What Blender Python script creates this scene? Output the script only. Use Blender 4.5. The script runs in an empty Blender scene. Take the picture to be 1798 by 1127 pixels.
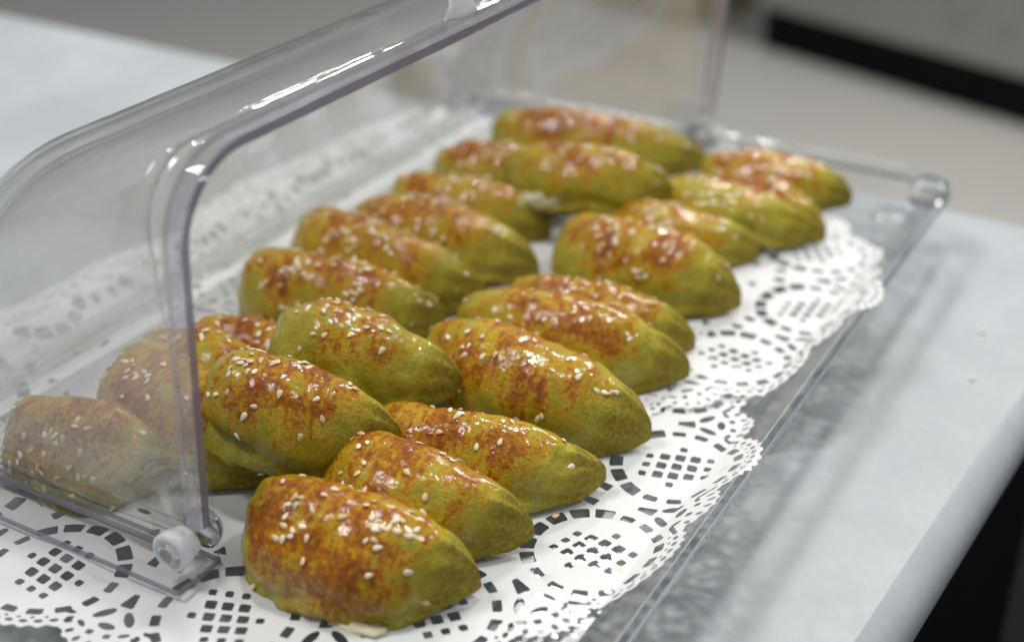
import bpy, math, random
import numpy as np
from math import pi, radians as rad
from mathutils import Vector, Matrix

scene = bpy.context.scene
# ---------------------------------------------------------------- camera
cam_d = bpy.data.cameras.new('camera'); cam = bpy.data.objects.new('camera', cam_d)
scene.collection.objects.link(cam); scene.camera = cam
CAM_POS = Vector((0.4902, -0.2866, 0.3268)); FWD = Vector((-0.4362, 0.7624, -0.4780)).normalized()
cam.location = CAM_POS; cam.rotation_euler = FWD.to_track_quat('-Z', 'Y').to_euler()
cam_d.sensor_width = 36; cam_d.lens = 36 * 2347.28 / 1798
cam_d.clip_start = 0.02; cam_d.clip_end = 60
cam_d.dof.use_dof = True; cam_d.dof.focus_distance = 0.53; cam_d.dof.aperture_fstop = 4.2
# ---------------------------------------------------------------- world, ceiling lamps and an added floor fill
world = bpy.data.worlds.new('World'); scene.world = world; world.use_nodes = True
bg = world.node_tree.nodes['Background']; bg.inputs[0].default_value = (0.86, 0.90, 0.95, 1); bg.inputs[1].default_value = 0.27
def lamp(name, loc, target, size, size_y, power, col):
    d = bpy.data.lights.new(name, 'AREA'); d.shape = 'RECTANGLE'; d.size = size; d.size_y = size_y; d.energy = power; d.color = col
    o = bpy.data.objects.new(name, d); o.location = loc
    o.rotation_euler = (Vector(target) - Vector(loc)).to_track_quat('-Z', 'Y').to_euler()
    scene.collection.objects.link(o); return o
for lx, ly, lz, sx, sy, pw in ((-0.85, -0.55, 2.2, 0.60, 0.60, 34), (-0.65, 1.95, 1.75, 0.24, 0.09, 17), (0.05, 2.10, 1.85, 0.24, 0.09, 17),
                               (0.15, 0.45, 2.1, 0.22, 0.10, 15), (1.25, 0.7, 2.1, 0.22, 0.10, 12), (0.4, 3.1, 2.0, 0.6, 0.3, 62)):  # last lamp is added to brighten the far floor and steel unit
    lamp('ceiling_or_fill_lamp', (lx, ly, lz), (0.2, 0.2, 0) if ly < 3 else (0.1, 3.3, -0.9), sx, sy, pw, (1.0, 0.985, 0.96))
vs = scene.view_settings; vs.view_transform = 'Standard'; vs.look = 'None'; vs.exposure = 0; vs.gamma = 1
scene.cycles.transparent_max_bounces = 32; scene.cycles.max_bounces = 10; scene.cycles.transmission_bounces = 10; scene.cycles.diffuse_bounces = 3; scene.cycles.glossy_bounces = 4
scene.cycles.caustics_reflective = False; scene.cycles.caustics_refractive = False
scene.cycles.use_denoising = True

# ---------------------------------------------------------------- helpers
C = scene.collection
def link(o, parent=None):
    C.objects.link(o)
    if parent is not None: o.parent = parent
    return o
def tag(o, label=None, cat=None, group=None, kind=None):
    for k, v in (('label', label), ('category', cat), ('group', group), ('kind', kind)):
        if v: o[k] = v
    return o
def empty(name, loc=(0, 0, 0), rot=(0, 0, 0)):
    o = bpy.data.objects.new(name, None); o.empty_display_size = 0.02; o.location = loc; o.rotation_euler = rot
    return link(o)
def mesh(name, verts, faces, mats, parent=None, smooth=True, fmat=None):
    me = bpy.data.meshes.new(name); me.from_pydata([tuple(map(float, v)) for v in verts], [], faces)
    for m in (mats if isinstance(mats, (list, tuple)) else [mats]): me.materials.append(m)
    if fmat is not None: me.polygons.foreach_set('material_index', fmat)
    if smooth: me.polygons.foreach_set('use_smooth', [True] * len(me.polygons))
    me.update()
    return link(bpy.data.objects.new(name, me), parent)
def fix_normals(o):
    import bmesh
    bm = bmesh.new(); bm.from_mesh(o.data); bmesh.ops.recalc_face_normals(bm, faces=bm.faces); bm.to_mesh(o.data); bm.free()
    return o
def loft(rings, closed_ring=True, cap=True, closed_path=False):
    """quads between successive rings of equal length; optional end caps"""
    n = len(rings[0]); v = [p for r in rings for p in r]; f = []
    m = len(rings)
    for i in range(m if closed_path else m - 1):
        a, b = i * n, ((i + 1) % m) * n
        for j in range(n if closed_ring else n - 1):
            k = (j + 1) % n
            f.append((a + j, a + k, b + k, b + j))
    if cap and not closed_path:
        f.append(tuple(range(n))[::-1]); f.append(tuple(range((m - 1) * n, m * n)))
    return v, f
def rrect(x0, x1, y0, y1, r, z, n=8):
    pts = []
    for cx, cy, a0 in ((x1 - r, y1 - r, 0), (x0 + r, y1 - r, pi / 2), (x0 + r, y0 + r, pi), (x1 - r, y0 + r, 1.5 * pi)):
        for i in range(n + 1):
            a = a0 + pi / 2 * i / n; pts.append((cx + r * math.cos(a), cy + r * math.sin(a), z))
    return pts
def bbox_mesh(name, lo, hi, mat, parent=None, bev=0.003):
    (x0, y0, z0), (x1, y1, z1) = lo, hi
    b = bev
    rings = [rrect(x0 + b, x1 - b, y0 + b, y1 - b, b * 1.5, z0, 4), rrect(x0, x1, y0, y1, b * 2, z0 + b, 4),
             rrect(x0, x1, y0, y1, b * 2, z1 - b, 4), rrect(x0 + b, x1 - b, y0 + b, y1 - b, b * 1.5, z1, 4)]
    v, f = loft(rings); o = fix_normals(mesh(name, v, f, mat, parent, smooth=False))
    if isinstance(mat, list) and len(mat) > 1:
        for p in o.data.polygons: p.material_index = 1 if abs(p.normal.z) < 0.9 else 0
    return o
def lathe_y(name, prof, cx, y0, cz, mat, parent=None, n=36, sgn=1):
    """profile (distance along y, radius) turned about an axis along y"""
    rings = [[(cx + r * math.cos(2 * pi * k / n), y0 + sgn * d, cz + r * math.sin(2 * pi * k / n)) for k in range(n)] for d, r in prof]
    v, f = loft(rings); return fix_normals(mesh(name, v, f, mat, parent))

# ---------------------------------------------------------------- materials
class NT:
    def __init__(s, name):
        s.m = bpy.data.materials.new(name); s.m.use_nodes = True; s.t = s.m.node_tree; s.t.nodes.clear()
        s.out = s.n('ShaderNodeOutputMaterial')
    def n(s, typ, **kw):
        x = s.t.nodes.new(typ)
        for k, v in kw.items(): setattr(x, k, v)
        return x
    def l(s, a, b): s.t.links.new(a, b)
    def set(s, node, **kw):
        for k, v in kw.items():
            i = node.inputs[k.replace('_', ' ')]
            if hasattr(v, 'is_linked'): s.l(v, i)
            else: i.default_value = v
        return node
    def noise(s, vec, scale, detail=4, rough=0.55, dist=0.0):
        x = s.n('ShaderNodeTexNoise'); s.set(x, Scale=scale, Detail=detail, Roughness=rough, Distortion=dist)
        if vec is not None: s.l(vec, x.inputs['Vector'])
        return x.outputs['Fac']
    def math(s, op, a, b=None, c=None, clamp=False):
        x = s.n('ShaderNodeMath', operation=op, use_clamp=clamp)
        for i, v in enumerate((a, b, c)):
            if v is None: continue
            if hasattr(v, 'is_linked'): s.l(v, x.inputs[i])
            else: x.inputs[i].default_value = v
        return x.outputs[0]
    def ramp(s, fac, lo, hi, a=0.0, b=1.0):
        x = s.n('ShaderNodeMapRange', interpolation_type='SMOOTHSTEP')
        s.l(fac, x.inputs[0])
        for i, v in enumerate((lo, hi, a, b)): x.inputs[i + 1].default_value = v
        return x.outputs[0]
    def mix(s, fac, a, b):
        x = s.n('ShaderNodeMix', data_type='RGBA')
        for i, v in ((0, fac), (6, a), (7, b)):
            if hasattr(v, 'is_linked'): s.l(v, x.inputs[i])
            else: x.inputs[i].default_value = v if i == 0 else (*v[:3], 1)
        return x.outputs[2]
    def coords(s, scale=(1, 1, 1), kind='Object', rnd=False):
        tc = s.n('ShaderNodeTexCoord'); v = tc.outputs[kind]
        mp = s.n('ShaderNodeMapping'); mp.inputs['Scale'].default_value = scale; s.l(v, mp.inputs['Vector'])
        return mp.outputs[0]
    def bump(s, h, strength, dist, nrm=None):
        b = s.n('ShaderNodeBump'); s.set(b, Strength=strength, Distance=dist); s.l(h, b.inputs['Height'])
        if nrm is not None: s.l(nrm, b.inputs['Normal'])
        return b.outputs[0]
    def principled(s, **kw):
        p = s.n('ShaderNodeBsdfPrincipled'); s.set(p, **kw); return p
    def done(s, sh): s.l(sh, s.out.inputs['Surface']); return s.m

def clear_mat(name, haze=0.04, tint=(0.985, 0.985, 0.99), f0=0.05, rough=0.03, hazecol=(0.86, 0.86, 0.80), bumpy=0.25, scuffs=0.0):
    """thin clear plastic: straight-through light, Fresnel gloss and haze that is part scuffs, part painted light"""
    t = NT(name)
    lw = t.n('ShaderNodeLayerWeight'); lw.inputs[0].default_value = 0.5
    fr = t.math('MULTIPLY_ADD', t.math('POWER', lw.outputs['Facing'], 4.5), 0.9, f0, clamp=True)
    tr = t.n('ShaderNodeBsdfTransparent'); tr.inputs[0].default_value = (*tint, 1)
    gl = t.n('ShaderNodeBsdfGlossy'); gl.inputs['Roughness'].default_value = rough
    co = t.coords(kind='Object')
    bmp = t.bump(t.noise(co, 26, 2), bumpy, 0.004); t.l(bmp, gl.inputs['Normal'])
    df = t.n('ShaderNodeBsdfDiffuse'); df.inputs[0].default_value = (*hazecol, 1)
    tl = t.n('ShaderNodeBsdfTranslucent'); tl.inputs[0].default_value = (*hazecol, 1)
    a = t.n('ShaderNodeMixShader'); a.inputs[0].default_value = 0.5; t.l(df.outputs[0], a.inputs[1]); t.l(tl.outputs[0], a.inputs[2])
    hz = t.math('MULTIPLY', t.ramp(t.noise(co, 14, 5, 0.65, 1.2), 0.25, 0.8, 0.55, 1.5), haze)
    if scuffs:
        sc = t.ramp(t.noise(t.coords((26, 20, 420)), 1.0, 5, 0.6, 0.6), 0.63, 0.70, 0.0, scuffs); sm = t.ramp(t.noise(co, 34, 4, 0.6, 2.5), 0.60, 0.68, 0.0, scuffs * 0.6)
        hz = t.math('ADD', hz, t.math('ADD', sc, sm))
    m1 = t.n('ShaderNodeMixShader'); t.l(hz, m1.inputs[0]); t.l(tr.outputs[0], m1.inputs[1]); t.l(a.outputs[0], m1.inputs[2])
    m2 = t.n('ShaderNodeMixShader'); t.l(fr, m2.inputs[0]); t.l(m1.outputs[0], m2.inputs[1]); t.l(gl.outputs[0], m2.inputs[2])
    return t.done(m2.outputs[0])
def glass_mat(name, col=(0.96, 0.96, 0.97), rough=0.02, ior=1.49):
    t = NT(name); p = t.principled(Base_Color=(*col, 1), Roughness=rough, IOR=ior, Transmission_Weight=1.0)
    return t.done(p.outputs[0])
M_LID = clear_mat('clear_lid_plastic', haze=0.075, f0=0.05, scuffs=0.07)  # part of the haze paints the bright reflection veiling the end panels
M_INNER = clear_mat('clear_inner_plastic', haze=0.045, f0=0.04)
M_TRAY = clear_mat('clear_tray_plastic', haze=0.012, f0=0.02, tint=(0.975, 0.978, 0.98), bumpy=0.0, rough=0.16)
M_LIP = clear_mat('rim_glow_haze', haze=0.38, f0=0.10, tint=(0.97, 0.97, 0.98))  # whitish haze paints the light that the rim edges catch
M_GLASS = glass_mat('thick_clear_plastic')
M_RIMG = clear_mat('lid_rim_plastic', haze=0.13, f0=0.10, tint=(0.90, 0.885, 0.925), hazecol=(0.80, 0.78, 0.84), bumpy=0.12)
def edge_mat():
    t = NT('violet_cut_edge'); co = t.coords((1, 1, 1))
    k = t.noise(co, 60, 3)
    p = t.principled(Base_Color=t.mix(k, (0.19, 0.175, 0.225), (0.30, 0.28, 0.34)), Roughness=0.16, IOR=1.5)
    tr = t.n('ShaderNodeBsdfTransparent'); tr.inputs[0].default_value = (0.62, 0.58, 0.68, 1)
    m = t.n('ShaderNodeMixShader'); m.inputs[0].default_value = 0.72; t.l(tr.outputs[0], m.inputs[1]); t.l(p.outputs[0], m.inputs[2])
    return t.done(m.outputs[0])
M_EDGE = edge_mat()
def knob_mat():
    t = NT('milky_nylon'); co = t.coords()
    p = t.principled(Base_Color=(0.93, 0.95, 0.97, 1), Roughness=0.18, IOR=1.5)
    t.l(t.bump(t.noise(co, 300, 3), 0.3, 0.001), p.inputs['Normal'])
    tr = t.n('ShaderNodeBsdfTransparent'); tl = t.n('ShaderNodeBsdfTranslucent'); tl.inputs[0].default_value = (0.93, 0.95, 0.97, 1)
    a = t.n('ShaderNodeMixShader'); a.inputs[0].default_value = 0.5; t.l(tr.outputs[0], a.inputs[1]); t.l(tl.outputs[0], a.inputs[2])
    m = t.n('ShaderNodeMixShader'); m.inputs[0].default_value = 0.45; t.l(a.outputs[0], m.inputs[1]); t.l(p.outputs[0], m.inputs[2])
    return t.done(m.outputs[0])
M_KNOB = knob_mat()
def marble():
    t = NT('pale_marble'); co = t.coords()
    big = t.noise(co, 4.5, 6, 0.6, 1.6); veins = t.noise(co, 11, 8, 0.65, 2.2); fine = t.noise(co, 220, 3)
    col = t.mix(t.ramp(big, 0.3, 0.72), (0.31, 0.333, 0.346), (0.365, 0.39, 0.404))
    col = t.mix(t.math('MULTIPLY', t.ramp(veins, 0.55, 0.72), 0.35), col, (0.28, 0.305, 0.32))
    col = t.mix(t.math('MULTIPLY', t.ramp(fine, 0.45, 0.7), 0.10), col, (0.50, 0.52, 0.53))
    r = t.ramp(t.noise(co, 18, 5, 0.7), 0.3, 0.7, 0.24, 0.42)
    p = t.principled(Base_Color=col, Roughness=r, IOR=1.5, Specular_IOR_Level=0.09)
    t.l(t.bump(t.noise(co, 160, 5, 0.6), 0.10, 0.0006), p.inputs['Normal'])
    return t.done(p.outputs[0])
def plain(name, c1, c2, rough, scale=8, metal=0.0, bump=0.0, spec=0.5):
    t = NT(name); co = t.coords()
    p = t.principled(Base_Color=t.mix(t.noise(co, scale, 4), c1, c2), Roughness=rough, Metallic=metal, Specular_IOR_Level=spec)
    if bump: t.l(t.bump(t.noise(co, scale * 20, 3), bump, 0.001), p.inputs['Normal'])
    return t.done(p.outputs[0])
def paper():
    t = NT('white_paper'); co = t.coords()
    pc = t.mix(t.noise(co, 30, 4), (0.79, 0.80, 0.79), (0.83, 0.835, 0.83))
    pc = t.mix(t.math('MULTIPLY', t.ramp(t.noise(co, 55, 3, 0.5, 0.4), 0.66, 0.70), 0.5), pc, (0.66, 0.64, 0.52))
    p = t.principled(Base_Color=pc, Roughness=0.62)
    h = t.math('ADD', t.noise(co, 900, 2), t.math('MULTIPLY', t.noise(co, 40, 3), 3.0))
    t.l(t.bump(h, 0.25, 0.0006), p.inputs['Normal'])
    tl = t.n('ShaderNodeBsdfTranslucent'); tl.inputs[0].default_value = (0.9, 0.9, 0.88, 1)
    m = t.n('ShaderNodeMixShader'); m.inputs[0].default_value = 0.30; t.l(p.outputs[0], m.inputs[1]); t.l(tl.outputs[0], m.inputs[2])
    return t.done(m.outputs[0])
M_MARBLE = marble(); M_PAPER = paper()
M_UNDER = plain('dark_slab_underside', (0.05, 0.05, 0.055), (0.11, 0.11, 0.11), 0.5, 40)
M_BLACK = plain('black_base_and_shade', (0.006, 0.006, 0.006), (0.009, 0.009, 0.009), 0.7, 5, spec=0.05)  # black counter base; also paints the shade under the unit and beside the counter
M_FLOOR = plain('beige_grey_floor', (0.35, 0.343, 0.315), (0.41, 0.402, 0.375), 0.38, 1.6)
M_STEEL = plain('dull_steel', (0.27, 0.265, 0.25), (0.33, 0.325, 0.30), 0.4, 2, 0.1)
M_TAN = plain('tan_cardboard', (0.30, 0.22, 0.13), (0.34, 0.26, 0.16), 0.7, 6)
def dough():
    t = NT('green_dough_egg_washed')
    oi = t.n('ShaderNodeObjectInfo'); tc = t.n('ShaderNodeTexCoord')
    off = t.n('ShaderNodeVectorMath', operation='SCALE'); off.inputs[0].default_value = (3.1, 1.7, 2.3); t.l(oi.outputs['Random'], off.inputs['Scale'])
    add = t.n('ShaderNodeVectorMath', operation='ADD'); t.l(tc.outputs['Object'], add.inputs[0]); t.l(off.outputs[0], add.inputs[1])
    co = add.outputs[0]
    mp = t.n('ShaderNodeMapping'); mp.inputs['Scale'].default_value = (330, 70, 90); mp.inputs['Rotation'].default_value = (0, 0, 0.5); t.l(co, mp.inputs['Vector'])
    streak = t.noise(mp.outputs[0], 1.0, 5, 0.6, 0.3)
    blot = t.noise(co, 52, 5, 0.62, 0.6); blot2 = t.noise(co, 130, 5, 0.6, 0.8); fine = t.noise(co, 1000, 4, 0.7); mid = t.noise(co, 480, 4, 0.6)
    at = t.n('ShaderNodeAttribute'); at.attribute_name = 'glaze'; g = at.outputs['Fac']
    aw = t.n('ShaderNodeAttribute'); aw.attribute_name = 'wash'; w = aw.outputs['Fac']
    s1 = t.math('MULTIPLY_ADD', t.math('SUBTRACT', blot, 0.5), 2.0, g)
    s2 = t.math('MULTIPLY_ADD', t.math('SUBTRACT', streak, 0.5), 1.15, s1)
    s3 = t.math('MULTIPLY_ADD', t.math('SUBTRACT', blot2, 0.5), 0.8, s2)
    s3 = t.math('MULTIPLY_ADD', t.math('SUBTRACT', mid, 0.5), 1.0, s3)
    mask = t.ramp(s3, 0.40, 0.70)
    green = t.mix(t.ramp(blot2, 0.3, 0.7), (0.340, 0.292, 0.022), (0.480, 0.402, 0.042))
    green = t.mix(t.math('MULTIPLY', t.ramp(mid, 0.5, 0.75), 0.4), green, (0.47, 0.39, 0.06))
    dry = t.mix(t.ramp(mid, 0.35, 0.7), (0.275, 0.205, 0.022), (0.40, 0.325, 0.055))
    green = t.mix(t.ramp(w, 0.55, 0.05), green, dry)
    col = t.mix(t.ramp(s3, 0.28, 0.54), green, (0.490, 0.295, 0.010))
    col = t.mix(t.ramp(s3, 0.50, 0.82), col, (0.395, 0.138, 0.003))
    col = t.mix(t.math('MULTIPLY', t.ramp(t.math('MULTIPLY_ADD', t.math('SUBTRACT', mid, 0.5), 0.6, s3), 0.70, 1.15), 0.9), col, (0.225, 0.054, 0.002))
    col = t.mix(t.math('MULTIPLY', t.ramp(fine, 0.53, 0.68), t.math('MULTIPLY_ADD', mask, -0.3, 0.62)), col, (0.085, 0.062, 0.008))
    ws = t.math('MULTIPLY_ADD', t.math('SUBTRACT', blot2, 0.5), 0.7, w)
    wm = t.math('MAXIMUM', t.ramp(ws, 0.25, 0.65), mask)
    rough = t.math('MULTIPLY_ADD', wm, -0.27, 0.60)
    p = t.principled(Base_Color=col, Roughness=rough, IOR=1.45, Coat_Weight=t.math('MULTIPLY', wm, t.ramp(t.noise(co, 95, 4, 0.6, 0.5), 0.32, 0.60, 0.18, 0.9)), Coat_Roughness=0.055, Coat_IOR=1.5, Specular_IOR_Level=0.12)
    h = t.math('ADD', t.math('MULTIPLY', t.noise(co, 380, 5, 0.68), 1.6), t.math('MULTIPLY', fine, 0.5))
    t.l(t.bump(h, 0.65, 0.0013), p.inputs['Normal'])
    h2 = t.math('ADD', t.math('ADD', t.noise(co, 210, 3, 0.5), t.math('MULTIPLY', t.noise(co, 620, 2, 0.5), 0.30)), t.math('MULTIPLY', streak, 0.25))
    t.l(t.bump(h2, 0.6, 0.00085), p.inputs['Coat Normal'])
    return t.done(p.outputs[0])
M_DOUGH = dough()
def seed_mat():
    t = NT('sesame_seed'); oi = t.n('ShaderNodeObjectInfo')
    p = t.principled(Base_Color=t.mix(oi.outputs['Random'], (0.66, 0.45, 0.22), (0.87, 0.79, 0.60)), Roughness=0.38, IOR=1.45)
    return t.done(p.outputs[0])
M_SEED = seed_mat()
M_CREAM = plain('white_cheese', (0.82, 0.72, 0.46), (0.88, 0.84, 0.64), 0.5, 200, bump=0.4)

# ---------------------------------------------------------------- pastry shape
def pastry_grid(L, W, H, seed=0, nu=80, nv=56, noise=True, tipl=2.4, tipr=1.5, lumps=1.0, seam=1.0):
    rs = np.random.RandomState(seed)
    u = np.arange(nu + 1) / nu
    s = -np.cos(pi * u)
    ph = 2 * pi * np.arange(nv) / nv
    S, P = np.meshgrid(s, ph, indexing='ij')
    a = np.abs(S)
    pl = np.clip(1 - a ** tipl, 0, 1) ** 0.56
    pr = np.clip(1 - a ** tipr, 0, 1) ** 0.78
    p = np.where(S < 0, pl, pr)
    c, sn = np.cos(P), np.sin(P)
    zc = H * (0.31 + 0.09 * c)                                       # seam edge low in front, fold higher at the back
    y = 0.5 * W * p * np.sign(c) * np.abs(c) ** 0.98
    up = (H - zc) * p ** 0.58 * np.abs(sn) ** 1.05
    dn = zc * p ** 0.7 * np.abs(sn) ** 0.55
    z = zc + np.where(sn > 0, up, -dn) - 0.36 * H * 0.45 * a ** 2.6
    z = np.maximum(z, 0.0004 * (1 + c))
    x = 0.5 * L * S
    y = y + 0.36 * W * (1 - p)                                      # half-moon: straight fold behind, curved edge in front
    y = y + 0.13 * W * p * np.clip(sn, 0, 1) ** 2                   # crest leans back over the fold
    y = y + rs.uniform(-.004, .004) * S ** 2
    if noise:
        nx, ny, nz = x, y, z
        d = np.zeros_like(x)
        for amp, fr, k in ((0.0012, 100, 9), (0.0006, 260, 12), (0.00030, 620, 16)):
            for _ in range(k):
                v = rs.normal(size=3); v *= fr / np.linalg.norm(v)
                d += amp / np.sqrt(k) * 1.4 * np.sin(nx * v[0] + ny * v[1] + nz * v[2] + rs.uniform(0, 6.28))
        env = np.clip(1 - a ** 6, 0, 1)
        d = d * env * lumps
        ps = pi + 0.12 + 0.14 * np.sin(6 * S + seed)          # crimped fold low on the front side
        dp = (P - ps)
        wob = 0.6 + 0.4 * np.sin(16 * S + seed * 1.7) * np.sin(7 * S + seed)
        d += seam * 0.0030 * wob * env * np.exp(-(dp / .09) ** 2) - seam * 0.0018 * env * np.exp(-((dp + .26) / .10) ** 2)
        d += 0.0009 * np.sin(P * 9 + seed + 3 * S) * np.clip(sn + 0.4, 0, 1) * (np.exp(-((S - 0.84) / .11) ** 2) + 0.8 * np.exp(-((S + 0.86) / .10) ** 2))   # pinched ends
        r = np.sqrt((y - 0.36 * W * (1 - p)) ** 2 + (z - zc) ** 2) + 1e-6
        y = y + d * (y - 0.36 * W * (1 - p)) / r
        z = np.maximum(z + d * (z - zc) / r, 0.0003 * (1 + c))
    return S, P, np.stack([x, y, z], -1)

# ================================================================ the setting
ZC = -0.028                                                        # counter top; the tray floor is z = 0
floor = mesh('floor', [(-14, -4, -0.93), (14, -4, -0.93), (14, 16, -0.93), (-14, 16, -0.93)], [(0, 1, 2, 3)], M_FLOOR, smooth=False)
tag(floor, kind='structure')
# marble counter: slab with a rounded right and far edge, dark edge strip beneath, black base
def counter():
    root = tag(empty('marble_counter', (0.0, 0.2, -0.93)), 'pale grey-white marble counter top with rounded edge under the tray', 'counter')
    T = 0.027
    # outline as loops inset d: right edge leans 4 degrees, far edge nearly along x
    def loop(d, z):
        xr0, xr1 = 0.409 - d, 0.4555 - d                            # right edge x at y=-0.9.. and far corner
        y_far = 0.583 - d
        pts = [(-1.6, -0.9), (xr0 - 0.062, -0.9)]
        r = 0.03
        cx, cy = xr1 - r, y_far - 0.02 - r
        for i in range(9):
            a = rad(-4) + (pi / 2 + rad(2)) * i / 8
            pts.append((cx + r * math.cos(a), cy + r * math.sin(a)))
        pts.append((-1.6, y_far + 0.018))
        return [(x, y - 0.2, z + 0.93) for x, y in pts]
    rings = [loop(0.016, ZC - T)]
    for i in range(9):
        a = -pi / 2 + pi * i / 8
        rings.append(loop(0.016 - 0.016 * math.cos(a), ZC - T / 2 + T / 2 * math.sin(a)))
    v, f = loft(rings); o = fix_normals(mesh('slab', v, f, M_MARBLE, root, smooth=True))
    me = o.data
    for p in me.polygons:
        if len(p.vertices) > 4: p.use_smooth = False
    v, f = loft([loop(0.020, ZC - T - 0.020), loop(0.020, ZC - T + 0.001)]); fix_normals(mesh('edge_strip', v, f, M_UNDER, root, smooth=False))
    v, f = loft([loop(0.024, -0.93), loop(0.024, ZC - T - 0.018)]); fix_normals(mesh('base_cabinet', v, f, M_BLACK, root, smooth=False))
counter()
# far side of the room, out of focus: a steel unit over a black box that paints the gap's shade, and a tan box
def steel_unit():
    root = tag(empty('steel_unit', (-0.90, 3.67, -0.93), (0, 0, rad(-20.5))), 'long grey steel kitchen unit over a black gap, blurred at top right', 'kitchen unit')
    bbox_mesh('body', (0.0, 0.0, 0.13), (3.4, 0.7, 0.95), M_STEEL, root, 0.008)
    bbox_mesh('gap_shade', (0.02, 0.02, 0.0), (3.38, 0.68, 0.128), M_BLACK, root, 0.004)  # black box paints the shade of the gap under the unit
    for x in (0.70, 0.84): bbox_mesh('door_rail', (x, -0.014, 0.25), (x + 0.05, -0.001, 0.93), M_STEEL, root, 0.002)
steel_unit()

tan = bbox_mesh('cardboard_box', (-0.32, -0.2, 0), (0.32, 0.2, 0.36), M_TAN, None, 0.006); tan.location = (-1.42, 4.05, -0.93); tan.rotation_euler = (0, 0, rad(-20))
tag(tan, 'blurred tan box on the floor left of the steel unit', 'box')
dark = bbox_mesh('dark_space_box', (-0.6, -0.27, 0), (0.6, 0.27, 0.50), M_BLACK, None, 0.01); dark.location = (0.80, 0.90, -0.93)  # added black box, painting the dark shaded space beside the counter
tag(dark, 'added black box standing in for the dark shaded space at the lower right corner', 'shade_box')

# ================================================================ tray
TX0, TX1, TY0, TY1 = 0.000, 0.352, -0.095, 0.503
WALL = 0.020; RIMZ = 0.013
def tray():
    root = tag(empty('serving_tray', ((TX0 + TX1) / 2, (TY0 + TY1) / 2, ZC)), 'clear plastic rectangular serving tray on feet, lined with paper doilies', 'tray')
    ox, oy, oz = root.location
    def ring(d, z, r):
        return [(x - ox, y - oy, zz - oz) for x, y, zz in rrect(TX0 + d, TX1 - d, TY0 + d, TY1 - d, r, z, 8)]
    v, f = loft([ring(0.024, -0.0035, 0.012), ring(0.0215, 0.0, 0.012)])
    fix_normals(mesh('floor_plate', v, f, M_TRAY, root, smooth=False))
    for nm, mt, prof in (('sloping_wall', M_TRAY, [(0.0212, 0.0), (0.0195, 0.0008), (0.0050, RIMZ - 0.0014), (0.0050, RIMZ - 0.0042), (0.0205, -0.0030), (0.0212, -0.0035)]),
                         ('rim', M_GLASS, [(0.0047, RIMZ - 0.001), (0.0035, RIMZ), (0.0008, RIMZ), (0.0, RIMZ - 0.001), (0.0, RIMZ - 0.0030), (0.0008, RIMZ - 0.0040), (0.0047, RIMZ - 0.0040)])):
        rings = [ring(d, z, max(0.006, 0.026 - d)) for d, z in prof]
        v, f = loft(rings, closed_path=True); fix_normals(mesh(nm, v, f, mt, root, smooth=False))
    for x in (TX0 + 0.03, TX1 - 0.03):
        for y in (TY0 + 0.03, TY1 - 0.03):
            rings = [[(x - ox + rr * math.cos(2 * pi * k / 20), y - oy + rr * math.sin(2 * pi * k / 20), zz - oz) for k in range(20)] for zz, rr in ((ZC, 0.010), (ZC + 0.002, 0.012), (-0.0045, 0.013), (-0.0037, 0.012))]
            v, f = loft(rings); fix_normals(mesh('foot', v, f, M_TRAY, root))
    bbox_mesh('far_rim_highlight', (TX0 + 0.028 - ox, TY1 - 0.0075 - oy, RIMZ + 0.0004 - oz), (TX1 - 0.028 - ox, TY1 - 0.0005 - oy, RIMZ + 0.0050 - oz), M_LIP, root, 0.0012)  # added bar that paints a bright line on the far rim
    for x in (TX0 + 0.012, TX1 - 0.012):                            # moulded corner blocks at the far end
        bbox_mesh('corner_block', (x - 0.011 - ox, TY1 - 0.030 - oy, 0.0145 - oz - 0.012), (x + 0.009 - ox, TY1 - 0.012 - oy, 0.019 - oz), M_GLASS, root, 0.002)
tray()

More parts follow.
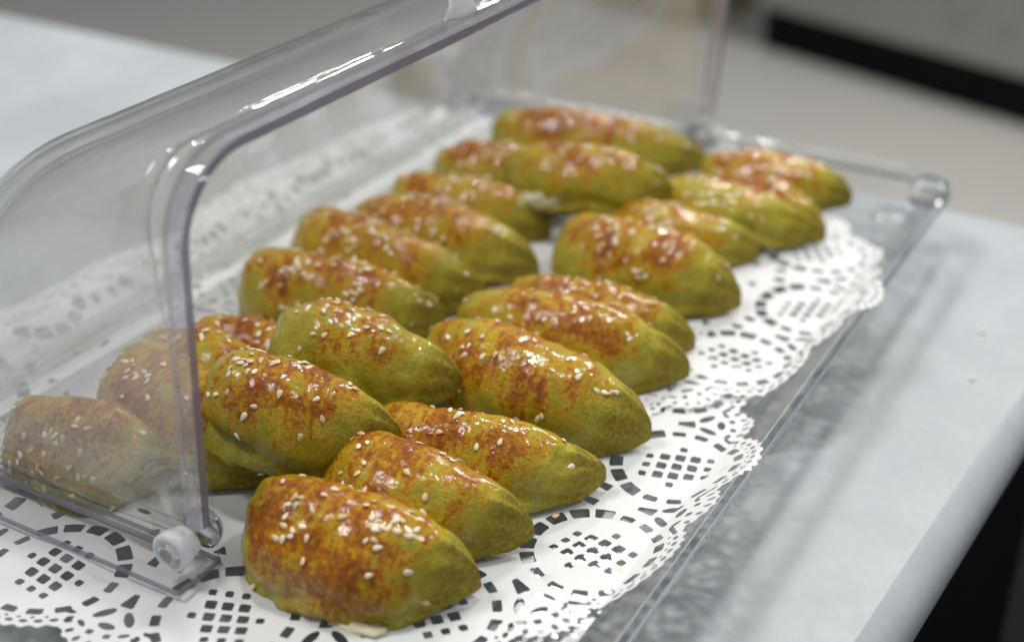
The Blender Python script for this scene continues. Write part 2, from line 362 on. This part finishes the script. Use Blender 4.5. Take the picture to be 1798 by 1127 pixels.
# ================================================================ paper doilies
def sheet_z(x, y, lift, seed):
    """height of a paper sheet lying in the tray: flat on the floor, up the sloping wall, drooping past the rim"""
    d = np.maximum.reduce([TX0 + 0.0215 - x, x - (TX1 - 0.0215), TY0 + 0.0215 - y, y - (TY1 - 0.0215), np.zeros_like(x)])
    z = np.where(d < 0.0195, d * RIMZ / 0.0180, RIMZ * 1.083 - (d - 0.0195) * 0.35)
    w = 0.0009 * (np.sin(x * 61 + seed) * np.sin(y * 47 + 2 * seed) + 0.6 * np.sin(x * 120 - y * 85 + seed)) + 0.0006
    return z + lift + np.maximum(w, 0)
def doily(name, cx, cy, a, b, rot, lift, label, seed, N=14, h=0.001):
    mm = 0.001; rs = np.random.RandomState(seed)
    xs = np.arange(-a - 0.012, a + 0.012, h); ys = np.arange(-b - 0.012, b + 0.012, h)
    X, Y = np.meshgrid(xs, ys, indexing='ij')
    am, bm = a - 0.035, b - 0.035
    out = (np.sqrt((X / am) ** 2 + (Y / bm) ** 2) - 1) * min(am, bm)
    hole = np.full_like(X, 1.0)
    def win(px, py, e):
        i0 = max(0, int((px - e - xs[0]) / h)); i1 = min(len(xs), int((px + e - xs[0]) / h) + 2)
        j0 = max(0, int((py - e - ys[0]) / h)); j1 = min(len(ys), int((py + e - ys[0]) / h) + 2)
        return slice(i0, i1), slice(j0, j1)
    def frame(i, dr):
        th = 2 * pi * i / N + 0.11
        nx, ny = math.cos(th) / am, math.sin(th) / bm; l = math.hypot(nx, ny); nx /= l; ny /= l
        px, py = am * math.cos(th) + dr * nx, bm * math.sin(th) + dr * ny
        return px, py, nx, ny
    def local(W, fr):                                              # t along the edge, n outward
        px, py, nx, ny = fr; dx, dy = X[W] - px, Y[W] - py
        return -dx * ny + dy * nx, dx * nx + dy * ny
    def cut(fr, t0, n0, e, fn):
        px, py, nx, ny = fr
        W = win(px - t0 * ny + n0 * nx, py + t0 * nx + n0 * ny, e + 3 * h)
        t, n = local(W, fr); hole[W] = np.minimum(hole[W], fn(t - t0, n - n0))
    def ell(fr, t0, n0, ra, rb, ang):
        ca, sa = math.cos(ang), math.sin(ang)
        cut(fr, t0, n0, ra, lambda t, n: (np.sqrt(((t * ca + n * sa) / ra) ** 2 + ((n * ca - t * sa) / rb) ** 2 + 1e-9) - 1) * min(ra, rb))
    def poly(fr, t0, n0, pts):
        e = max(math.hypot(*p) for p in pts)
        if sum(pts[k][0] * pts[(k + 1) % len(pts)][1] - pts[(k + 1) % len(pts)][0] * pts[k][1] for k in range(len(pts))) < 0: pts = pts[::-1]
        def fn(t, n):
            d = np.full_like(t, -1.0)
            for k in range(len(pts)):
                (x0, y0), (x1, y1) = pts[k], pts[(k + 1) % len(pts)]
                l = math.hypot(x1 - x0, y1 - y0); d = np.maximum(d, ((t - x0) * (y1 - y0) - (n - y0) * (x1 - x0)) / l)
            return d
        cut(fr, t0, n0, e, fn)
    def sector(fr, r0, r1, am_, wd):
        rm, hr = (r0 + r1) / 2, (r1 - r0) / 2
        t0, n0 = rm * math.sin(am_), rm * math.cos(am_)
        def fn(t, n):
            t, n = t + t0, n + n0; rho = np.hypot(t, n); ph = np.arctan2(t, n); dph = (ph - am_ + pi) % (2 * pi) - pi
            return np.maximum(np.abs(rho - rm) - hr, np.abs(dph) * rm - wd)
        cut(fr, t0, n0, hr + wd, fn)
    for i in range(N):
        fr = frame(i, 0.0)
        # big medallion lobe
        W = win(fr[0], fr[1], 0.040); t, n = local(W, fr); rho = np.hypot(t, n); ph = np.arctan2(t, n)
        out[W] = np.minimum(out[W], rho - 0.0345 - 0.0007 * np.cos(ph * 36))
        sk = rs.uniform(-.12, .12) + 0.25
        for p in range(-2, 3):
            for q in range(-2, 3):
                tt, nn = p * 6.5 * mm, q * 6.3 * mm
                if math.hypot(tt, nn) > 14.5 * mm or (abs(p) == 2 and abs(q) > 0): continue
                tt2 = tt + sk * nn; s = (2.15 if abs(p) < 2 and abs(q) < 2 else 1.6) * mm
                poly(fr, tt2, nn, [(-s - .1 * s, -s), (-s + .5 * sk * s, s), (s + .5 * sk * s, s), (s, -s)])
        for k in range(16):
            a_ = 2 * pi * (k + 0.5) / 16; inner = math.cos(a_) < -0.2
            if inner: sector(fr, 22.8 * mm, 28.6 * mm, a_, 3.9 * mm)
            else: sector(fr, 23.5 * mm, 27.2 * mm, a_, 3.0 * mm)
        for k in range(-6, 7):
            a_ = k * 0.172
            ell(fr, 31.3 * mm * math.sin(a_), 31.3 * mm * math.cos(a_), 1.75 * mm, 1.05 * mm, -a_)
        for k in range(-6, 6):
            a_ = (k + 0.5) * 0.172
            if abs(a_) < 0.9: ell(fr, 29.0 * mm * math.sin(a_), 29.0 * mm * math.cos(a_), 0.95 * mm, 0.75 * mm, -a_)
        # small lobe between two medallions
        fg = frame(i + 0.5, 0.010)
        W = win(fg[0], fg[1], 0.024); t, n = local(W, fg); rho = np.hypot(t, n); ph = np.arctan2(t, n)
        out[W] = np.minimum(out[W], rho - 0.0195 - 0.0006 * np.cos(ph * 22))
        for k in range(-4, 5):
            a_ = k * 0.33; ell(fg, 16.6 * mm * math.sin(a_), 16.6 * mm * math.cos(a_), 1.05 * mm, 1.9 * mm, -a_)
        for sgn in (-1, 1):
            ell(fg, sgn * 5.2 * mm, -0.5 * mm, 4.6 * mm, 1.9 * mm, sgn * 0.9)
            poly(fg, sgn * 3.6 * mm, 10.6 * mm, [(-1.6 * mm, -1.2 * mm), (-1.2 * mm, 1.5 * mm), (1.3 * mm, 1.2 * mm), (1.5 * mm, -1.4 * mm)])
            ell(fg, sgn * 9.0 * mm, 8.0 * mm, 2.4 * mm, 1.1 * mm, -sgn * 0.6)
        ell(fg, 0, 5.6 * mm, 3.6 * mm, 1.8 * mm, 0)
        poly(fg, 0, -9 * mm, [(-3.0 * mm, 3.2 * mm), (3.0 * mm, 3.2 * mm), (1.2 * mm, -4.5 * mm), (-1.2 * mm, -4.5 * mm)])
        # inner band: arcs and triangles
        fi = frame(i + 0.5, -0.020)
        for sgn in (-1, 1):
            poly(fi, sgn * 5.6 * mm, -3 * mm, [(-2.4 * mm, 3 * mm), (2.4 * mm, 3.6 * mm), (2.0 * mm, -3 * mm), (-1.5 * mm, -2.5 * mm)])
        for q in (-0.25, 0.25):
            ft = frame(i + 0.5 + q, -0.036)
            poly(ft, 0, 0, [(-3.2 * mm, 2.0 * mm), (3.2 * mm, 2.0 * mm), (0, -3.0 * mm)])
        ft = frame(i, -0.045); ell(ft, 0, 0, 4.2 * mm, 1.3 * mm, 0)
    F = np.maximum(out, -hole)
    ins = F < 0
    # marching squares
    ni, nj = F.shape; idx = -np.ones((ni, nj), int); idx[ins] = np.arange(ins.sum())
    V = [np.stack([X[ins], Y[ins]], 1)]; extra = []; base = int(ins.sum()); ecache = {}
    def cross(i0, j0, i1, j1):
        key = (i0, j0, i1, j1) if (i0, j0) < (i1, j1) else (i1, j1, i0, j0)
        if key not in ecache:
            f0, f1 = F[i0, j0], F[i1, j1]; u = f0 / (f0 - f1)
            extra.append((X[i0, j0] + u * (X[i1, j1] - X[i0, j0]), Y[i0, j0] + u * (Y[i1, j1] - Y[i0, j0]))); ecache[key] = base + len(extra) - 1
        return ecache[key]
    cnt = ins[:-1, :-1].astype(int) + ins[1:, :-1] + ins[1:, 1:] + ins[:-1, 1:]
    fi_, fj_ = np.where(cnt == 4)
    faces = np.stack([idx[fi_, fj_], idx[fi_ + 1, fj_], idx[fi_ + 1, fj_ + 1], idx[fi_, fj_ + 1]], 1).tolist()
    for i, j in zip(*np.where((cnt > 0) & (cnt < 4))):
        cs = ((i, j), (i + 1, j), (i + 1, j + 1), (i, j + 1)); pol = []
        for k in range(4):
            p, q = cs[k], cs[(k + 1) % 4]
            if ins[p]: pol.append(int(idx[p]))
            if ins[p] != ins[q]: pol.append(cross(*p, *q))
        if len(pol) > 2: faces.append(pol)
    V2 = np.concatenate([V[0], np.array(extra)]) if extra else V[0]
    cr, sr = math.cos(rot), math.sin(rot)
    wx = cx + V2[:, 0] * cr - V2[:, 1] * sr; wy = cy + V2[:, 0] * sr + V2[:, 1] * cr
    wz = sheet_z(wx, wy, lift, seed)
    rr = np.sqrt((V2[:, 0] / a) ** 2 + (V2[:, 1] / b) ** 2)         # the cut edge curls up a little here and there
    wz = wz + np.clip(rr - 0.86, 0, 1) * 0.020 * np.clip(np.sin(5 * np.arctan2(V2[:, 1], V2[:, 0]) + seed) + 0.3, 0, 1)
    verts = np.stack([wx - cx, wy - cy, wz - 0.0], 1)
    o = mesh(name, verts, faces, M_PAPER); o.location = (cx, cy, 0)
    tag(o, label, 'doily', 'lace paper doilies lining the tray'); return o
doily('paper_doily', 0.152, 0.130, 0.203, 0.190, 0.05, 0.0004, 'white lace paper doily at the front of the tray, under the lid hinge', 3)
doily('paper_doily', 0.152, 0.318, 0.205, 0.189, -0.10, 0.0016, 'white lace paper doily at the far end of the tray, overlapping the front one', 8)

# ================================================================ roll-top lid
XP, ZP = 0.186, 0.016                                              # hinge axis runs along y
LY0, LY1, LR, LRC = 0.001, 0.492, 0.153, 0.033
def lid_profile(y0, y1, R, rc, n=12, r0=0.0):
    pts = [(y0, r0), (y0, r0 + (R - rc - r0) * .33), (y0, r0 + (R - rc - r0) * .66)]
    for i in range(n + 1):
        a = pi - pi / 2 * i / n; pts.append((y0 + rc + rc * math.cos(a), R - rc + rc * math.sin(a)))
    for k in range(1, 8): pts.append((y0 + rc + (y1 - y0 - 2 * rc) * k / 8, R))
    for i in range(n + 1):
        a = pi / 2 - pi / 2 * i / n; pts.append((y1 - rc + rc * math.cos(a), R - rc + rc * math.sin(a)))
    pts += [(y1, r0 + (R - rc - r0) * .66), (y1, r0 + (R - rc - r0) * .33), (y1, r0)]
    return pts
def offset_path(p, d):
    out = []
    for i in range(len(p)):
        a, b = p[max(0, i - 1)], p[min(len(p) - 1, i + 1)]
        tx, ty = b[0] - a[0], b[1] - a[1]; l = math.hypot(tx, ty); out.append((p[i][0] - ty / l * d, p[i][1] + tx / l * d))
    return out
def shell(name, prof, th0, th1, thick, mat, parent, nt=36):
    L = parent.location
    ip = offset_path(prof, -thick); loop = prof + ip[::-1]
    rings = []
    for k in range(nt + 1):
        th = th0 + (th1 - th0) * k / nt; c, s = math.cos(th), math.sin(th)
        rings.append([(XP + max(r, 0.0004) * c - L.x, y - L.y, ZP + max(r, 0.0004) * s - L.z) for y, r in loop])
    v, f = loft(rings, cap=False)
    n = len(prof); m = len(loop)                                    # flat edge strips of the two open ends
    for b in (0, nt * m):
        for j in range(n - 1): f.append((b + j, b + j + 1, b + m - 2 - j, b + m - 1 - j))
    return fix_normals(mesh(name, v, f, mat, parent))
TH0 = rad(86.5)
def sweep_rim(name, prof, th, t0, t1, o0, o1, parent, mats, ch=0.0009):
    """bar along the open edge: tangential extent t0..t1, thickness o0..o1 about the profile"""
    L = parent.location; c, s = math.cos(th), math.sin(th); tx, tz = s, -c
    sec = [(t0, o0 + ch), (t0 + ch, o0), (t1 - ch, o0), (t1, o0 + ch), (t1, o1 - ch), (t1 - ch, o1), (t0 + ch, o1), (t0, o1 - ch)]
    offs = {o: offset_path(prof, o) for _, o in sec}
    rings = []
    for i in range(len(prof)):
        ring = []
        for t, o in sec:
            y, r = offs[o][i]; ring.append((XP + r * c + t * tx - L.x, y - L.y, ZP + r * s + t * tz - L.z))
        rings.append(ring)
    v, f = loft(rings)
    fm = [1 if (k % 8) == 3 else 0 for k in range(len(f) - 2)] + [0, 0]
    o = mesh(name, v, f, mats, parent, smooth=False, fmat=fm)
    fix_normals(o); return o
def knob(parent, y, sgn):
    L = parent.location
    k = lathe_y('hinge_knob', [(0, 0.0064), (0.002, 0.0068), (0.0050, 0.0068), (0.0055, 0.0080), (0.0096, 0.0081), (0.0106, 0.0073), (0.0104, 0.0064), (0.0094, 0.0060), (0.0094, 0.0)], XP - L.x, y - L.y, ZP - L.z, M_KNOB, parent, sgn=sgn)
    lathe_y('screw_head', [(0.0095, 0.0048), (0.0108, 0.0044), (0.0112, 0.003), (0.0104, 0.0018), (0.0106, 0.0006)], XP - L.x, y - L.y, ZP - L.z, M_GLASS, k, 20, sgn)
    lathe_y('washer', [(-0.0125, 0.004), (-0.0118, 0.0075), (-0.009, 0.0085), (-0.0075, 0.0085)], XP - L.x, y - L.y, ZP - L.z, M_GLASS, k, 28, sgn)
def lid():
    root = tag(empty('roll_top_lid', (XP, 0.25, ZP)), 'clear plastic roll-top lid half rolled back over the tray, with violet-tinted rim', 'lid')
    prof = lid_profile(LY0, LY1, LR, LRC)
    shell('curved_shell', prof, TH0, rad(180.5), 0.0022, M_LID, root)
    sweep_rim('rim', lid_profile(LY0, LY1, LR, LRC, 14, 0.008), TH0, -0.0005, 0.0082, -0.0044, 0.0012, root, [M_RIMG, M_EDGE])
    knob(root, LY0 - 0.0005, -1); knob(root, LY1 + 0.0005, 1)
    # lower edge bead of each end panel
    L = root.location
    for y, sg in ((LY0, 1), (LY1, -1)):
        y0, y1 = sorted((y, y + sg * 0.0022))
        bbox_mesh('panel_skirt', (-LR + 0.012, y0 - L.y, -0.0085), (-0.009, y1 - L.y, -0.0030), M_LID, root, 0.0005)
        bbox_mesh('lower_edge', (-LR + 0.012, y0 - 0.0003 - L.y, -0.0098), (-0.009, y1 + 0.0003 - L.y, -0.0086), M_EDGE, root, 0.0002)
    # moulded grip on the top rail
    c, s = math.cos(TH0), math.sin(TH0)
    gx, gz = (LR + 0.001) * c, (LR + 0.001) * s
    for y in (0.192,):
        rings = [[(gx - 0.004 + w * math.cos(2 * pi * k / 16), y - L.y + 2.2 * w * math.sin(2 * pi * k / 16), gz + z) for k in range(16)] for z, w in ((0, 0.005), (0.004, 0.0035), (0.010, 0.004), (0.013, 0.006), (0.015, 0.005), (0.0155, 0.001))]
        v, f = loft(rings); fix_normals(mesh('grip', v, f, M_KNOB, root))
lid()
def rear_cover():
    root = tag(empty('rear_cover', (XP, 0.25, 0.0)), 'clear fixed inner cover standing behind the rolled lid on flat foot plates', 'cover')
    prof = lid_profile(LY0 + 0.0065, LY1 - 0.0065, LR - 0.0065, LRC - 0.004)
    shell('curved_shell', prof, rad(93), rad(180), 0.0020, M_INNER, root)
    L = root.location
    for y, sg in ((LY0, -1), (LY1, 1)):
        # upright hinge tab and foot plate
        y0, y1 = sorted((y - sg * 0.0075, y - sg * 0.0045))
        bbox_mesh('hinge_tab', (-0.024, y0 - L.y, 0.0062), (0.0085, y1 - L.y, 0.042), M_TRAY, root, 0.0008)
        y0, y1 = sorted((y - sg * 0.0075, y + sg * 0.0165))
        bbox_mesh('foot_plate', (-0.165, y0 - L.y, 0.0030), (0.0085, y1 - L.y, 0.0058), [M_TRAY, M_EDGE], root, 0.0006)
    bbox_mesh('bottom_rail', (-0.166, -0.235, 0.0030), (-0.158, 0.235, 0.0125), M_LIP, root, 0.001)
rear_cover()

# ================================================================ pastries
def seed_mesh():
    n, m = 10, 7; v = []; f = []
    for i in range(n + 1):
        u = i / n; s = -math.cos(pi * u); w = math.sqrt(max(0, 1 - s * s)) * (0.62 - 0.34 * (s * .5 + .5) ** 1.3)
        for k in range(m):
            a = 2 * pi * k / m; v.append((0.00178 * s, 0.00235 * w * math.cos(a), 0.00082 * w * math.sin(a) * 1.15))
    for i in range(n):
        for k in range(m): f.append((i * m + k, i * m + (k + 1) % m, (i + 1) * m + (k + 1) % m, (i + 1) * m + k))
    me = bpy.data.meshes.new('sesame_seed'); me.from_pydata(v, [], f); me.materials.append(M_SEED)
    me.polygons.foreach_set('use_smooth', [True] * len(f)); me.update(); return me
SEED = seed_mesh()
def filling(root, G, i, j, size, seed, off=(0, 0, 0)):
    p = G[i, j] + np.array(off)
    n, m = 14, 18; v = []; f = []
    for a in range(n + 1):
        for b in range(m):
            th, ph = pi * a / n, 2 * pi * b / m
            d = np.array([math.sin(th) * math.cos(ph), math.sin(th) * math.sin(ph), math.cos(th)])
            k = 1 + 0.22 * math.sin(5 * d[0] + seed) * math.sin(4 * d[1]) + 0.14 * math.sin(9 * d[2] + 7 * d[0])
            v.append(tuple(p + d * np.array(size) * k))
    for a in range(n):
        for b in range(m): f.append((a * m + b, a * m + (b + 1) % m, (a + 1) * m + (b + 1) % m, (a + 1) * m + b))
    mesh('cheese_filling', v, f, M_CREAM, root)
def pastry(x, y, z, L, k, yaw, roll, pitch, seed, nseeds, label, su=(0.0, 0.34), sp=(1.75, 0.42), brown=1.0, tips=None, crack=None, fill=None, lumps=1.0):
    root = empty('stuffed_pastry', (x, y, z), (rad(roll), rad(pitch), rad(yaw)))
    tag(root, label, 'pastry', 'green sesame pastries on the tray')
    nu, nv = 96, 64
    rt = np.random.RandomState(seed + 5)
    if tips is None: tips = (rt.uniform(2.8, 4.4), rt.uniform(1.6, 2.3))
    S, P, G = pastry_grid(L, 0.05 * k, 0.042 * k, seed, nu, nv, tipl=tips[0], tipr=tips[1], lumps=lumps * rt.uniform(0.55, 1.15))
    rs = np.random.RandomState(seed + 77)
    if crack:                                                      # an open split along the front fold
        cu, cp, du, dp, depth = crack
        dd = depth * np.exp(-((S - cu) / du) ** 4) * np.exp(-((P - cp - 0.25 * (S - cu)) / dp) ** 2)
        ctr = np.stack([G[..., 0], np.zeros_like(S), np.full_like(S, 0.015 * k)], -1); dv = ctr - G; dv /= np.linalg.norm(dv, axis=-1, keepdims=True) + 1e-9
        G = G + dv * dd[..., None]
    verts = G.reshape(-1, 3); faces = []
    for i in range(nu):
        for j in range(nv): faces.append((i * nv + j, (i + 1) * nv + j, (i + 1) * nv + (j + 1) % nv, i * nv + (j + 1) % nv))
    o = mesh('dough', verts, faces, M_DOUGH, root)
    pc = 1.72 + rs.uniform(-.15, .15)
    dphi = np.abs(P - pc)
    gl = 0.60 * brown + 0.13 - 0.62 * np.clip(dphi / 1.45, 0, 3) ** 2.2 - 0.75 * np.clip(np.abs(S + 0.06) / 0.86, 0, 2) ** 5
    wa = 1.15 - 0.75 * np.clip(dphi / 1.7, 0, 3) ** 3 - 0.95 * np.clip(np.abs(S + 0.05) / 0.86, 0, 2) ** 5
    for nm, val in (('glaze', gl), ('wash', wa)):
        at = o.data.attributes.new(nm, 'FLOAT', 'POINT'); at.data.foreach_set('value', val.reshape(-1).astype(np.float32))
    placed = []; placed_sp = []
    tries = 0
    while len(placed) < nseeds and tries < nseeds * 20:
        tries += 1
        wide = rs.rand() < 0.35
        s = rs.normal(su[0], su[1] * (1.5 if wide else 0.95)); p = rs.normal(sp[0], sp[1] * (2.0 if wide else 1.05))
        if placed_sp and rs.rand() < 0.38:
            q0 = placed_sp[rs.randint(len(placed_sp))]; s = q0[0] + rs.normal(0, .045); p = q0[1] + rs.normal(0, .10)
        if abs(s) > 0.9 or not 0.2 < p < 3.5: continue
        uu = math.acos(-s) / pi * nu; i = int(uu); fu = uu - i; jj = p / (2 * pi) * nv; j = int(jj); fv = jj - j
        if i < 1 or i >= nu - 1: continue
        q = (G[i, j] * (1 - fu) + G[i + 1, j] * fu) * (1 - fv) + (G[i, j + 1] * (1 - fu) + G[i + 1, j + 1] * fu) * fv
        if any(np.linalg.norm(q - r) < 0.0021 for r in placed): continue
        placed.append(q); placed_sp.append((s, p))
        du_ = Vector(G[i + 1, j] - G[i, j]); dv_ = Vector(G[i, j + 1] - G[i, j]); nrm = du_.cross(dv_).normalized()
        if nrm.dot(Vector(q) - Vector((q[0], 0, 0.012))) < 0: nrm = -nrm
        zax = (nrm + Vector(rs.normal(0, .16, 3))).normalized(); tx = Vector(rs.normal(size=3)); tx = (tx - zax * tx.dot(zax)).normalized(); ty = zax.cross(tx)
        sc = rs.uniform(0.82, 1.12)
        m4 = Matrix.Translation(Vector(q) + nrm * 0.00035) @ Matrix((tx, ty, zax)).transposed().to_4x4() @ Matrix.Scale(sc, 4)
        so = bpy.data.objects.new('sesame_seed', SEED); so.parent = root; so.matrix_local = m4; C.objects.link(so)
    if fill: filling(root, G, *fill)
    return root
PASTRIES = [
 # x, y, z, length, scale, yaw, roll, pitch, seed, seeds, label, extras
 (0.2429, 0.0250, 0.0010, 0.0951, 0.934, 4.8, 12, 0, 11, 44, 'plump glossy brown pastry nearest the camera, white cheese oozing underneath', dict(su=(0.05, .36), sp=(1.75, .5), brown=1.25, fill=(57, 36, (0.011, 0.0045, 0.003), 2, (0, -0.0008, 0.0008)))),
 (0.1870, 0.0644, 0.0220, 0.0848, 0.883, 10.3, 14, 4, 12, 38, 'raised pastry beside the lid post with a dark split along its lower left side', dict(su=(-.25, .38), sp=(1.9, .5), crack=(-.50, 2.95, .36, .16, .010))),
 (0.1820, 0.1128, 0.0195, 0.0889, 0.838, 8.3, 8, 4, 13, 34, 'green pastry lying on top of the pile, with sesame clustered near its middle', dict(su=(-.1, .26), sp=(1.6, .35), brown=.62)),
 (0.2428, 0.0638, 0.0010, 0.0978, 0.883, -1.0, 14, 0, 14, 22, 'pastry just behind the nearest one, tapering to a matte green tip on the right', dict(su=(-.1, .42), sp=(1.7, .5))),
 (0.2497, 0.1001, 0.0010, 0.1066, 0.769, 11.4, 10, 0, 15, 20, 'pastry with a pointed tan tip, third from the front in the right row', dict(su=(-.1, .42), sp=(1.7, .5))),
 (0.2427, 0.1526, 0.0010, 0.1174, 0.990, -3.6, 8, 0, 16, 26, 'broad brown-striped pastry, fourth from the front in the right row', dict(su=(-.15, .42), sp=(1.75, .5))),
 (0.2386, 0.2006, 0.0010, 0.1178, 0.854, 8.4, 6, 0, 17, 34, 'pastry with a bare green crest above a brown band, middle of the right row', dict(su=(0, .38), sp=(1.8, .4))),
 (0.2383, 0.2302, 0.0010, 0.0995, 0.745, 6.1, 2, 0, 18, 42, 'mostly hidden brown pastry wedged between two larger ones in the right row', dict(su=(-.1, .45), sp=(1.6, .5))),
 (0.2358, 0.2912, 0.0010, 0.1077, 0.934, -5.3, 6, 0, 19, 52, 'large seed-covered pastry with blunt green left end beside the gap in the rows', dict(su=(0, .42), sp=(1.75, .5))),
 (0.2315, 0.3420, 0.0010, 0.0963, 0.713, 7.8, 2, 0, 20, 46, 'amber pastry right behind the large seed-covered one, seeds on its left half', dict(su=(-.2, .42), sp=(1.6, .5), brown=.8)),
 (0.2496, 0.3784, 0.0030, 0.0949, 0.774, 5.1, 2, 0, 21, 26, 'smooth plain green pastry in the far part of the right row', dict(su=(-.2, .35), sp=(1.6, .5), brown=.4)),
 (0.2532, 0.3977, 0.0010, 0.0957, 0.695, -5.5, 0, 0, 22, 20, 'dark brown pastry showing only its tip behind the plain green one', dict(su=(.2, .5), sp=(1.6, .5), brown=1.2)),
 (0.2535, 0.4419, 0.0010, 0.0950, 0.709, 6.9, 2, 0, 23, 42, 'farthest pastry of the right row, by the tray corner', dict(su=(-.2, .45), sp=(1.6, .5), brown=1.0)),
 (0.1188, 0.1778, 0.0010, 0.1123, 0.909, 8.0, 6, 0, 24, 72, 'pastry thick with sesame at the front of the long left row', dict(su=(0.1, .48), sp=(1.6, .6))),
 (0.1148, 0.2217, 0.0010, 0.1219, 0.954, -4.9, 6, 0, 25, 70, 'longest brown pastry, second in the left row with upturned left end', dict(su=(-.1, .45), sp=(1.7, .5))),
 (0.1252, 0.2644, 0.0010, 0.1160, 0.859, 2.8, 6, 0, 26, 66, 'brown pastry third in the left row beside the bare gap', dict(su=(-.1, .45), sp=(1.7, .5))),
 (0.1139, 0.3117, 0.0010, 0.1031, 0.791, 2.0, 4, 0, 27, 64, 'seed-topped pastry fourth in the left row', dict(su=(-.1, .45), sp=(1.7, .5))),
 (0.1176, 0.3627, 0.0010, 0.1155, 0.816, 5.9, 2, 0, 28, 60, 'pastry partly hidden under the one with the exposed cheese', dict(su=(-.3, .4), sp=(1.6, .5))),
 (0.1751, 0.3430, 0.0200, 0.0998, 0.781, 12.9, 6, 0, 29, 40, 'raised pastry with a white cheese patch showing in its front side', dict(su=(0, .42), sp=(1.4, .4), fill=(36, 32, (0.012, 0.0028, 0.0048), 5, (0, 0.0, 0.001)))),
 (0.1318, 0.4413, 0.0010, 0.1468, 0.809, 9.4, 2, 0, 30, 60, 'long pastry farthest back against the far tray rim', dict(su=(0, .5), sp=(1.5, .5))),
 (0.1077, 0.0243, 0.0010, 0.0797, 0.837, 9.1, 10, 0, 31, 34, 'hazy pastry at far left seen through the lid end panel', dict(su=(-.1, .3), sp=(2.55, .32))),
 (0.1285, 0.0600, 0.0010, 0.1120, 0.940, -15.0, 6, 0, 32, 30, 'pastry behind the lid end panel reaching past the post on the right', dict(su=(-.4, .35), sp=(1.9, .5), brown=1.1)),
 (0.1178, 0.0891, 0.0010, 0.0994, 0.902, -5.6, 4, 0, 33, 36, 'half hidden pastry just behind the lid post, pale left end showing', dict(su=(0, .4), sp=(1.6, .5))),
 (0.1214, 0.1189, 0.0010, 0.0917, 0.742, 6.4, 2, 0, 34, 42, 'small brown seeded pastry tucked behind the raised pile by the post', dict(su=(0, .4), sp=(1.6, .5), brown=1.2)),
]
for p in PASTRIES: pastry(*p[:11], **p[11])

# ================================================================ loose bits
for x, y, a, where in ((0.2905, 0.098, 1.2, 'by the tan pastry tip'), (0.279, 0.0905, 0.5, 'between two right row pastries'), (0.213, 0.004, 2.0, 'at the left foot of the nearest pastry')):
    o = link(bpy.data.objects.new('sesame_seed', SEED)); o.location = (x, y, 0.0026); o.rotation_euler = (0, 0, a)
    tag(o, 'fallen sesame seed on the front doily ' + where, 'seed', 'fallen sesame seeds on the paper')
for x, y, a in ((0.396, 0.395, 0.4), (0.403, 0.342, 1.3)):
    o = link(bpy.data.objects.new('sesame_seed', SEED)); o.location = (x, y, ZC + 0.0010); o.rotation_euler = (0, 0, a)
    tag(o, 'stray sesame seed on the marble, ' + ('farther of the two' if y > .37 else 'nearer of the two'), 'seed', 'stray sesame seeds on the counter')
